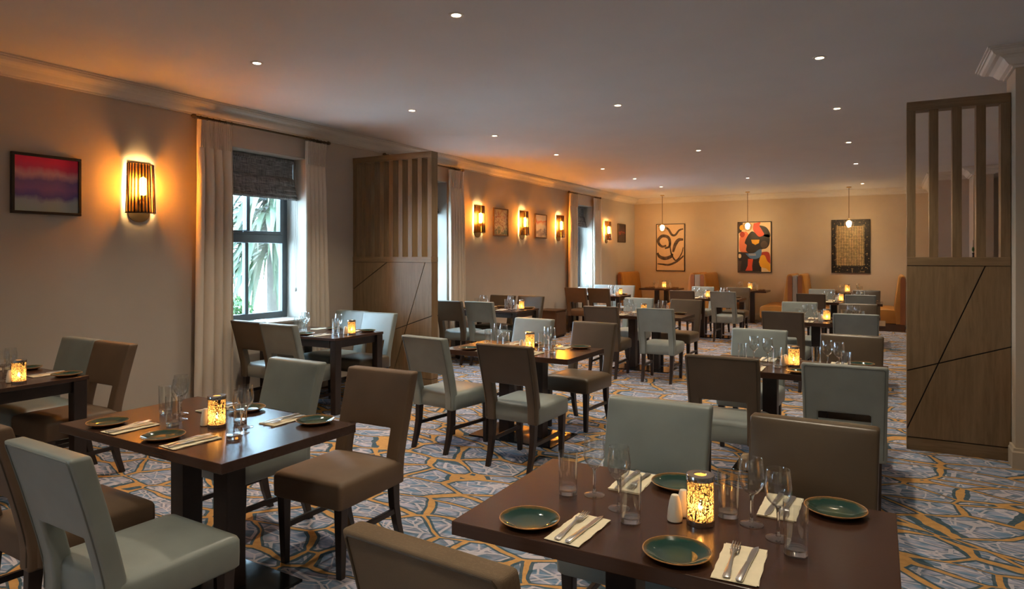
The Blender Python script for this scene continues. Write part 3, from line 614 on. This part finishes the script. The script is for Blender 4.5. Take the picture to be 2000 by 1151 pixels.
def pedestal_table(cx, cy, lx, ly, rz, lab, cat='table', px=.165, pd=.225):
    t_ = root('dining_table', (cx, cy, 0), rz, lab, cat, 'dark wood dining tables')
    put('table_top', cached(('top', lx, ly), lambda: MB().box(-lx/2, lx/2, -ly/2, ly/2, TOP-.042, TOP).mesh('table_top', 'tabletop', bevel=.003)), t_)
    for s in (-1, 1): put('post', cached('post', lambda: MB().box(-.05, .05, -.05, .05, .015, TOP-.047).mesh('post', 'legwood', bevel=.003)), t_, (s*px, 0, 0))
    put('top_plate', cached('tplate', lambda: MB().box(-.28, .28, -.2, .2, TOP-.048, TOP-.042).mesh('top_plate', 'blacksteel')), t_)
    put('base_plate', cached(('bplate', lx > 1, pd), lambda: MB().box(-.40 if lx > 1 else -.24, .40 if lx > 1 else .24, -pd, pd, 0, .014).mesh('base_plate', 'blacksteel', bevel=.003)), t_)
    return t_
def legged_table(cx, cy, lx, ly, lab):
    lx = 1.07; cx = -4.66-lx/2
    t_ = root('dining_table', (cx, cy, 0), 0, lab, 'table', 'dark wood dining tables')
    put('table_top', cached(('ltop', lx, ly), lambda: MB().box(-lx/2, lx/2, -ly/2, ly/2, TOP-.026, TOP).mesh('table_top', 'tabletop', bevel=.003)), t_)
    for sx in (-1, 1):
        for sy in (-1, 1): put('leg', cached('tleg', lambda: MB().bar((0, 0, 0), (0, 0, TOP-.026), .075, .085).mesh('leg', 'legwood', bevel=.003)), t_, (sx*(lx/2-(.037 if sx > 0 else .022)), sy*(ly/2-.055), 0), scale=(.84 if sx > 0 else .5, 1, 1))
    for s in (-1, 1):
        put('apron', cached(('apx', lx), lambda: MB().box(-lx/2+.09, lx/2-.09, -.012, .012, TOP-.10, TOP-.026).mesh('apron', 'legwood')), t_, (0, s*(ly/2-.035), 0))
        put('apron', cached(('apy', ly), lambda: MB().box(-.012, .012, -ly/2+.09, ly/2-.09, TOP-.10, TOP-.026).mesh('apron', 'legwood')), t_, (s*(lx/2-.035), 0, 0))
# tableware
Z0 = TOP+.0005
def plate(x, y, lab):
    p = root('side_plate', (x, y, Z0), random.random()*6, lab, 'plate', 'green glazed side plates')
    dh = put('dish', cached('dish', lambda: MB().lathe([(.001, .004), (.050, .0045), (.060, .006), (.076, .013), (.0885, .0185)], 40, cap=(True, False)).mesh('dish', 'glaze', True)), p)
    put('foot', cached('dfoot', lambda: MB().lathe([(.052, 0), (.058, .0015), (.076, .0095), (.0895, .0168)], 40, cap=(True, False)).mesh('foot', 'rim', True)), p)
    put('rim', cached('drim', lambda: MB().tube([(.0893*math.cos(a*PI/24), .0893*math.sin(a*PI/24), .0178) for a in range(48)], .0017, 6, closed=True).mesh('rim', 'rim', True)), dh)
def napkin_mesh(seed):
    m = MB(); rnd = random.Random(seed)
    for lay in range(3):
        dx, dy = (rnd.random()-.5)*.005, (rnd.random()-.5)*.006; n = 9; fr = []
        for k in range(n+1):
            y = -.108+.216*k/n+dy; z = .0008+lay*.0011+.0009*math.sin(k*1.9+seed+lay)
            e1, e2 = .0012*math.sin(k*2.3+lay+seed), .0012*math.cos(k*1.7+lay)
            fr.append([(-.054+dx+e1, y, z), (.054+dx+e2, y, z+.0006), (.054+dx+e2, y, z+.0016), (-.054+dx+e1, y, z+.0010)])
        m.loft(fr)
    return m.mesh('napkin', 'napkin')
def strip(m, prof, up):                   # (y, halfwidth, z, thick) lofted
    m.loft([[(up-hw, y, z), (up+hw, y, z), (up+hw*.9, y, z+th), (up-hw*.9, y, z+th)] for y, hw, z, th in prof])
def fork_mesh():
    m = MB()
    strip(m, [(-.108, .006, .0005, .0025), (-.104, .0098, .0005, .003), (-.075, .0090, .001, .003), (-.040, .0055, .003, .0032), (0, .0034, .006, .0034), (.025, .0034, .0085, .0034), (.036, .007, .009, .0028), (.045, .0118, .0085, .0025), (.056, .0125, .0065, .002)], 0)
    for k in (-1.5, -.5, .5, 1.5): strip(m, [(.055, .0021, .0066, .002), (.075, .0019, .0055, .002), (.098, .0016, .0065, .0018), (.106, .0008, .0078, .001)], k*.0066)
    return m.mesh('fork', 'steel', True, bevel=.0006, seg=1)
def knife_parts():
    h = MB(); strip(h, [(-.110, .006, .0005, .004), (-.105, .0090, .0005, .006), (-.06, .0080, .0008, .0065), (-.012, .0062, .0012, .006), (-.004, .0072, .0012, .0062), (0, .0055, .0015, .005)], 0)
    b = MB(); b.loft([[(x0, y, .0020), (x1, y, .0020), (x1, y, .0042), (x0, y, .0034)] for y, x0, x1 in ((-.001, -.005, .005), (.02, -.0075, .0065), (.06, -.0095, .0065), (.09, -.0090, .0060), (.105, -.004, .005), (.112, .001, .003))])
    return h.mesh('handle', 'steel', True, bevel=.0008, seg=1), b.mesh('blade', 'steel', True)
def tumbler(x, y, lab):
    g = root('water_tumbler', (x, y, Z0), 0, lab, 'glass', 'clear water tumblers')
    put('wall', cached('tw', lambda: MB().lathe([(.0300, .001), (.0305, .02), (.0325, .139), (.0330, .141), (.0318, .1415), (.0310, .139), (.0292, .019), (.001, .0175)], 24, cap=(True, True)).mesh('wall', 'glass', True)), g)
    put('thick_base', cached('tb', lambda: MB().lathe([(.0285, .002), (.0290, .015), (.020, .0165), (.002, .0168)], 24, cap=(True, True)).mesh('thick_base', 'solidglass', True)), g)
def wine(x, y, lab):
    g = root('wine_glass', (x, y, Z0), 0, lab, 'glass', 'stemmed wine glasses')
    put('bowl', cached('wb', lambda: MB().lathe([(.004, .088), (.018, .096), (.030, .111), (.0368, .130), (.0375, .146), (.0350, .170), (.0318, .196), (.0312, .197), (.0306, .196), (.0340, .170), (.0363, .146), (.0355, .131), (.029, .1125), (.017, .098), (.002, .092)], 24, cap=(True, True)).mesh('bowl', 'glass', True)), g)
    put('stem', cached('ws', lambda: MB().lathe([(.0075, .008), (.0050, .018), (.0042, .035), (.0042, .065), (.0055, .080), (.0085, .0905)], 12, cap=(True, True)).mesh('stem', 'solidglass', True)), g)
    put('foot', cached('wf', lambda: MB().lathe([(.034, 0), (.0345, .0015), (.030, .003), (.018, .0052), (.0075, .009)], 28, cap=(True, True)).mesh('foot', 'glass', True)), g)
def shaker(x, y, lab):
    put('salt_shaker' if 'salt' in lab else 'pepper_shaker', cached('shk', lambda: MB().lathe([(.019, 0), (.0225, .003), (.0228, .012), (.0205, .035), (.0165, .060), (.0125, .074), (.0105, .0785), (.006, .080), (.0012, .0795)], 24, cap=(True, True)).mesh('shaker', 'porcelain', True)), None, (x, y, Z0), label=lab, cat='shaker', group='white porcelain shakers')
def lantern(x, y, lab, sc=1):
    l = root('candle_lantern', (x, y, Z0), random.random()*6, lab, 'lantern', 'glowing candle lanterns'); l.scale = (sc, sc, sc)
    put('base_ring', cached('lb', lambda: MB().lathe([(.0405, 0), (.0410, .002), (.0410, .016), (.039, .017), (.001, .017)], 32, cap=(True, True)).mesh('base_ring', 'chrome', True)), l)
    def sleeve():
        m = MB().lathe([(.0402, .016), (.0402, .136)], 40); me = bpy.data.meshes.new('pierced_sleeve'); n = 40
        me.from_pydata(m.v, [], m.f); uv = me.uv_layers.new(name='UVMap')
        for pl in me.polygons:
            for li in pl.loop_indices:
                vi = me.loops[li].vertex_index; i = vi % n
                u = i/n
                if u == 0 and any(me.loops[k].vertex_index % n == n-1 for k in pl.loop_indices): u = 1.0
                uv.data[li].uv = (u*2.1, vi//n)
        me.materials.append(MATS['sleeve']); me.polygons.foreach_set('use_smooth', [True]*len(me.polygons)); return me
    put('pierced_sleeve', cached('ls', sleeve), l)
    put('diffuser', cached('ld', lambda: MB().lathe([(.0375, .017), (.0375, .135)], 32).mesh('diffuser', 'diffuser', True)), l)
    ld_ = put('lid', cached('ll', lambda: MB().lathe([(.0410, .132), (.0413, .146), (.040, .148), (.019, .1478), (.018, .146), (.036, .1455), (.0395, .132)], 32).mesh('lid', 'chrome', True)), l)
    put('glow_cap', cached('lg', lambda: MB().lathe([(.0195, .1445), (.001, .1446)], 20, cap=(False, True)).mesh('glow_cap', 'diffuser')), ld_)
    cn = put('candle', cached('lc', lambda: MB().lathe([(.019, .0172), (.0195, .034), (.018, .036), (.001, .0355)], 16, cap=(True, True)).mesh('candle', 'porcelain', True)), l)
    put('flame', cached('lf', lambda: MB().lathe([(.002, .040), (.0062, .047), (.0060, .054), (.003, .064), (.0006, .072)], 10, cap=(True, True)).mesh('flame', 'flame', True)), cn)
nap_variants = [cached(('nap', k), lambda k=k: napkin_mesh(k)) for k in range(4)]
kn_h, kn_b = knife_parts(); fk = fork_mesh()
def setting(cx, cy, rz, sx, far, tname, cutlery=True, plates=True, jit=.012):
    """one place: napkin at local x = sx; far diners are turned about"""
    rnd = random.Random(int(cx*97+cy*31+sx*11+far*5)); side = 'far' if far else 'near'; lr = 'left' if sx < 0 else 'right'
    def W(lx, ly):
        c, s = math.cos(rz), math.sin(rz); return cx+lx*c-ly*s, cy+lx*s+ly*c
    turn = PI if far else 0; y = .235 if far else -.232; sg = -1 if far else 1
    j = lambda a: (rnd.random()-.5)*2*a
    where = '%s %s place of the %s' % (side, lr, tname)
    if plates:
        plate(*W(sx-sg*.157+j(jit), y-sg*.035+j(jit)), 'green glazed side plate at %s' % where)
    nx, ny, na = sx+j(.008), y+j(.008), j(.06)
    put('napkin', rnd.choice(nap_variants), None, (*W(nx, ny), Z0), (0, 0, rz+turn+na), label='folded cream napkin at %s' % where, cat='napkin', group='folded cream napkins')
    if cutlery:
        put('fork', fk, None, (*W(nx-sg*.022, ny+sg*.004), Z0+.0058), (0, 0, rz+turn+na+j(.05)), label='steel fork on napkin at %s' % where, cat='fork', group='steel forks')
        kr = put('table_knife', kn_h, None, (*W(nx+sg*.020, ny), Z0+.0058), (0, 0, rz+turn+na+j(.05)-.05), label='steel knife on napkin at %s' % where, cat='knife', group='steel knives')
        put('blade', kn_b, kr)
def dress(cx, cy, rz, tname, cutlery=True, seed=0, lx=.074):
    rnd = random.Random(seed+3); j = lambda a=.008: (rnd.random()-.5)*2*a
    def W(lx, ly):
        c, s = math.cos(rz), math.sin(rz); return cx+lx*c-ly*s, cy+lx*s+ly*c
    for sx, far in ((-.225, 0), (-.225, 1), (.226, 0), (.27, 1)): setting(cx, cy, rz, sx, far, tname, cutlery)
    lantern(*W(lx, -.012+j()), 'glowing pierced metal candle lantern on the %s' % tname)
    shaker(*W(lx-.072, -.030+j(.004)), 'white porcelain salt shaker nearer the viewer on the %s' % tname); shaker(*W(lx-.060, .022+j(.004)), 'white porcelain pepper shaker behind the other on the %s' % tname)
    for ox, lr, tx, ty in ((0, 'left', -.372, .024), (.478, 'right', .138, .080)):
        tumbler(*W(tx+j(.003), ty+j(.003)), 'tall clear water tumbler at far end of %s glasses, %s' % (lr, tname))
        wine(*W(-.292+ox*1.054+j(.003), .052+j(.003)), 'stemmed wine glass, far one of %s pair, %s' % (lr, tname))
        wine(*W(-.182+ox*.985+j(.004), -.023+j(.006)), 'stemmed wine glass, near one of %s pair, %s' % (lr, tname))
        tumbler(*W(-.108+ox*.94+j(), -.106+j()), 'tall clear water tumbler at near end of %s glasses, %s' % (lr, tname))

NM = {'pale': 'pale sage leather', 'brown': 'brown leather', 'linen': 'brown linen', 'suede': 'tan brown'}
def near_chair(x, ytop, bk, st, tname, lr, rz=0): chair_at(x, ytop+.36, rz, bk, st, tname, 'near', lr)
def far_chair(x, ytop, bk, st, tname, lr, rz=0): chair_at(x, ytop-.33, PI+rz, bk, st, tname, 'far', lr)
def chair_at(x, y, rz, bk, st, tname, side, lr):
    d = NM[bk]+' dining chair' if bk == st else '%s backed chair with %s seat' % (NM[bk].split()[0], NM[st].split()[0])
    chair(x, y, rz, bk, st, '%s on the %s %s side of the %s' % (d, side, lr, tname))
D = math.radians
P_, B_, L_, S_ = 'pale', 'brown', 'linen', 'suede'
# right-hand row
n = 'nearest right-hand table'; pedestal_table(-.562, 2.033, 1.18, .716, D(.6), 'dark wood pedestal table nearest the viewer at front right'); dress(-.562, 2.033, D(.6), n, True, 1)
near_chair(-.862, 1.145, L_, L_, n, 'left', D(-4)); far_chair(-.874, 2.885, P_, P_, n, 'left'); far_chair(-.263, 2.83, B_, B_, n, 'right', D(-2))
n = 'second right-hand table'; pedestal_table(-.585, 5.22, 1.18, .716, 0, 'dark wood pedestal table, second one in the right-hand row'); dress(-.585, 5.22, 0, n, True, 2, -0.005)
near_chair(-.927, 4.30, B_, P_, n, 'left', D(2)); near_chair(-.233, 4.31, P_, P_, n, 'right', D(2)); far_chair(-.98, 6.12, P_, P_, n, 'left', D(-2)); far_chair(-.263, 6.03, B_, B_, n, 'right', D(-2))
n = 'third right-hand table'; pedestal_table(-.61, 9.09, 1.18, .716, 0, 'dark wood pedestal table, third one in the right-hand row'); dress(-.61, 9.09, 0, n, True, 3, -0.042)
near_chair(-1.03, 8.14, B_, P_, n, 'left', D(-3)); near_chair(-.316, 8.19, P_, P_, n, 'right', D(2)); far_chair(-1.06, 10.02, P_, P_, n, 'left'); far_chair(-.337, 10.0, B_, B_, n, 'right', D(1))
n = 'fourth right-hand table'; pedestal_table(-.66, 13.08, 1.18, .716, 0, 'dark wood pedestal table, farthest one in the right-hand row'); dress(-.66, 13.08, 0, n, False, 4, -0.05)
near_chair(-1.127, 12.25, B_, B_, n, 'left'); near_chair(-.387, 12.25, P_, P_, n, 'right'); far_chair(-1.10, 14.12, P_, P_, n, 'left'); far_chair(-.34, 14.05, B_, B_, n, 'right')
# centre row
n = 'nearest centre table'; pedestal_table(-2.83, 2.068, 1.22, .725, D(-1.5), 'dark wood pedestal table at front left of the picture'); dress(-2.83, 2.068, D(-1.5), n, True, 5, 0.095)
near_chair(-3.06, 1.20, S_, S_, n, 'left', D(-2)); near_chair(-2.425, 1.14, P_, P_, n, 'right', D(-2)); far_chair(-3.167, 2.93, P_, P_, n, 'left', D(-2)); far_chair(-2.475, 2.93, S_, S_, n, 'right', D(1))
n = 'second centre table'; pedestal_table(-2.745, 5.08, 1.20, .725, D(-1), 'dark wood pedestal table in mid picture right of left screen', pd=.25); dress(-2.745, 5.08, D(-1), n, True, 6)
near_chair(-3.14, 4.215, P_, P_, n, 'left', D(-8)); near_chair(-2.385, 4.11, B_, P_, n, 'right', D(-2)); far_chair(-3.17, 6.06, P_, P_, n, 'left', D(-6)); far_chair(-2.48, 6.0, B_, B_, n, 'right', D(-5))
n = 'third centre table'; pedestal_table(-2.92, 8.92, 1.20, .72, 0, 'dark wood pedestal table, third one in the centre row'); dress(-2.92, 8.92, 0, n, True, 7, -0.005)
near_chair(-3.17, 7.87, B_, B_, n, 'left', D(2)); near_chair(-2.47, 7.88, P_, P_, n, 'right', D(2)); far_chair(-3.305, 9.82, P_, P_, n, 'left', D(-2)); far_chair(-2.583, 9.8, B_, B_, n, 'right', D(-2))
n = 'fourth centre table'; pedestal_table(-2.97, 13.08, 1.20, .72, 0, 'dark wood pedestal table, farthest one in the centre row'); dress(-2.97, 13.08, 0, n, False, 8, -0.045)
near_chair(-3.30, 12.22, B_, B_, n, 'left'); near_chair(-2.555, 12.24, P_, P_, n, 'right', D(-3)); far_chair(-3.35, 14.1, P_, P_, n, 'left'); far_chair(-2.64, 14.1, B_, B_, n, 'right')
# window-wall row
n = 'nearest wall-side table'; legged_table(-5.245, 2.155, 1.19, .72, 'dark four legged table cut by the left picture edge'); dress(-5.215, 2.155, 0, n, True, 9, .455)
far_chair(-5.455, 2.895, P_, P_, n, 'left'); far_chair(-4.968, 2.875, S_, S_, n, 'right')
n = 'second wall-side table'; legged_table(-5.27, 5.15, 1.17, .72, 'dark four legged table beside the window nearest the viewer'); dress(-5.215, 5.15, 0, n, True, 10, .455)
near_chair(-5.455, 4.40, B_, P_, n, 'left'); near_chair(-4.968, 4.34, P_, P_, n, 'right'); far_chair(-5.455, 5.90, P_, P_, n, 'left'); far_chair(-4.968, 5.83, P_, B_, n, 'right')
n = 'third wall-side table'; legged_table(-5.255, 8.78, 1.17, .72, 'dark four legged table behind the left wooden screen'); dress(-5.215, 8.78, 0, n, True, 11, .455)
near_chair(-5.455, 7.82, B_, P_, n, 'left'); near_chair(-4.968, 7.865, P_, P_, n, 'right'); far_chair(-5.455, 9.42, B_, B_, n, 'left'); far_chair(-4.968, 9.48, B_, P_, n, 'right')
n = 'fourth wall-side table'; legged_table(-5.245, 13.0, 1.17, .72, 'dark four legged table beside the farthest window'); dress(-5.215, 13.0, 0, n, False, 12, .455)
near_chair(-5.455, 12.26, S_, S_, n, 'left'); near_chair(-4.968, 12.28, B_, P_, n, 'right'); far_chair(-5.455, 13.9, P_, P_, n, 'left'); far_chair(-4.968, 13.85, P_, P_, n, 'right')
# booth tables
for k, (x, nm) in enumerate(((-4.93, 'left'), (-2.88, 'middle'), (-.72, 'right'))):
    n = '%s booth table' % nm; pedestal_table(x, 16.42, .94, .70, 0, 'dark wood pedestal table in the %s booth' % nm, px=.12)
    lantern(x+(.07 if k < 2 else -.048), 16.40, 'glowing pierced metal candle lantern on the %s' % n, 1.25)
    for sx, sy, q in ((-.26, -.10, 'near left'), (.26, -.06, 'near right'), (-.24, .18, 'far left'), (.24, .2, 'far right')):
        wine(x+sx*.6, 16.42+sy, 'stemmed wine glass at %s of the %s' % (q, n)); plate(x+sx*1.25, 16.42+sy*.9, 'green glazed side plate at %s of the %s' % (q, n))
    for s, q in ((-1, 'left'), (1, 'right')): tumbler(x+s*.22, 16.44, 'clear water tumbler on the %s side of the %s' % (q, n))
# low wooden chest by the wall
c = root('low_cabinet', (-5.63, 11.55, 0), 0, 'low brown wooden chest against left wall before farthest window', 'cabinet')
put('carcass', MB().box(-.20, .20, -.24, .24, .03, .50).mesh('carcass', 'plinth', bevel=.004), c); put('lid', MB().box(-.21, .215, -.25, .25, .50, .525).mesh('lid', 'frame_wood', bevel=.004), c)
put('door', MB().box(.20, .212, -.22, .22, .05, .48).mesh('door', 'plinth', bevel=.003), c); put('foot_plinth', MB().box(-.18, .18, -.22, .22, 0, .03).mesh('foot_plinth', 'core'), c)

# ------------------------------------------------------------------ outdoors beyond the windows
struct('ground_outside', MB().box(-40, XW-.45, -25, 40, -.25, -.15).mesh('ground_outside', 'paving'), 'pale paving outside the windows', 'ground')
wo = struct('wall_outside', MB().box(XW-.445, XW-.33, 5.612, 6.4, -.15, 2.9).box(XW-.445, XW-.33, 3.6, 4.538, -.15, 2.9).mesh('wall_outside', 'mortar'), 'brick outer wall seen at the window edge', 'wall')
bk = MB().box(-.058, .058, -.100, .100, -.030, .030).mesh('brick', 'brick', bevel=.003)
for k in range(26):
    z = .80+k*.075
    for y in ((5.702, 5.915) if k % 2 else (5.75, 5.963)): put('brick', bk, wo, (XW-.39, y, z), scale=(1.06, 1 if k % 2 else .99, 1)) if y < 5.8 or k % 3 == 0 else None
    if k % 2 == 0: put('brick', bk, wo, (XW-.39, 5.634, z), scale=(1.06, .28, 1))
# cordyline palm
pal = root('cordyline_palm', (-8.75, 7.56, -.15), 0, 'tall palm with long drooping strap leaves outside the nearest window', 'palm')
put('trunk', MB().tube([(0, 0, 0), (.03, .02, .9), (-.02, .05, 1.8), (.02, .06, 2.7), (.0, .05, 3.1)], [.12, .10, .09, .10, .08], 12).mesh('trunk', 'bark', True), pal)
def strap(L, up, droop, wd, mat, tw):
    m = MB(); fr = []; n = 9; x, z = 0, 0; a = up
    for k in range(n+1):
        t_ = k/n; hw = wd*1.0*(.5+.9*t_ if t_ < .5 else 1.9*(1-t_)+.02)
        fr.append([(x, -hw, z+hw*.35), (x, 0, z), (x, hw, z+hw*.35), (x, 0, z+.003)])
        a -= droop/n*(.5+t_); x += L/n*math.cos(a); z += L/n*math.sin(a)
    return m.loft(fr).mesh('leaf', mat, True)
sv = [strap(1.35+.13*k, .55-.19*k, 1.75-.10*k, .050, 'leaf' if k % 3 else 'leaf2', 0) for k in range(7)]
rnd = random.Random(5)
for k in range(290):
    put('leaf', sv[rnd.randrange(7)], pal, (rnd.uniform(-.07, .07), .05+rnd.uniform(-.07, .07), rnd.uniform(1.75, 3.1)), (rnd.uniform(-.12, .12), rnd.uniform(-.2, .3), rnd.random()*2*PI), (rnd.uniform(.75, 1.1),)*3)
def shrub(x, y, r, h, lab, seed):
    s = root('garden_shrub', (x, y, -.15), 0, lab, 'shrub', 'garden shrubs outside the window'); rn = random.Random(seed); m = MB()
    put('stem', MB().tube([(0, 0, 0), (.02, .01, h*.6)], .025, 6).mesh('stem', 'bark'), s)
    for k in range(900):
        th, ph = rn.random()*2*PI, math.acos(rn.uniform(-.6, 1)); q = .7+.35*rn.random(); c = Vector((r*q*math.sin(ph)*math.cos(th), r*q*math.sin(ph)*math.sin(th), h*.55+h*.45*q*math.cos(ph)))
        a = Vector((rn.gauss(0, 1), rn.gauss(0, 1), rn.gauss(0, 1))).normalized(); b = a.cross(Vector((rn.gauss(0, 1), rn.gauss(0, 1), rn.gauss(0, 1)))).normalized()
        i = len(m.v); m.v += [tuple(c-a*.05), tuple(c+b*.022), tuple(c+a*.05), tuple(c-b*.022)]; m.f.append((i, i+1, i+2, i+3))
    put('foliage', m.mesh('foliage', 'shrub'), s, kind='stuff')
shrub(-7.2, 5.70, .26, 1.15, 'bright green leafy shrub at the lower left of window', 3); shrub(-9.9, 9.9, .6, .95, 'low green shrub behind the palm outside the window', 9)
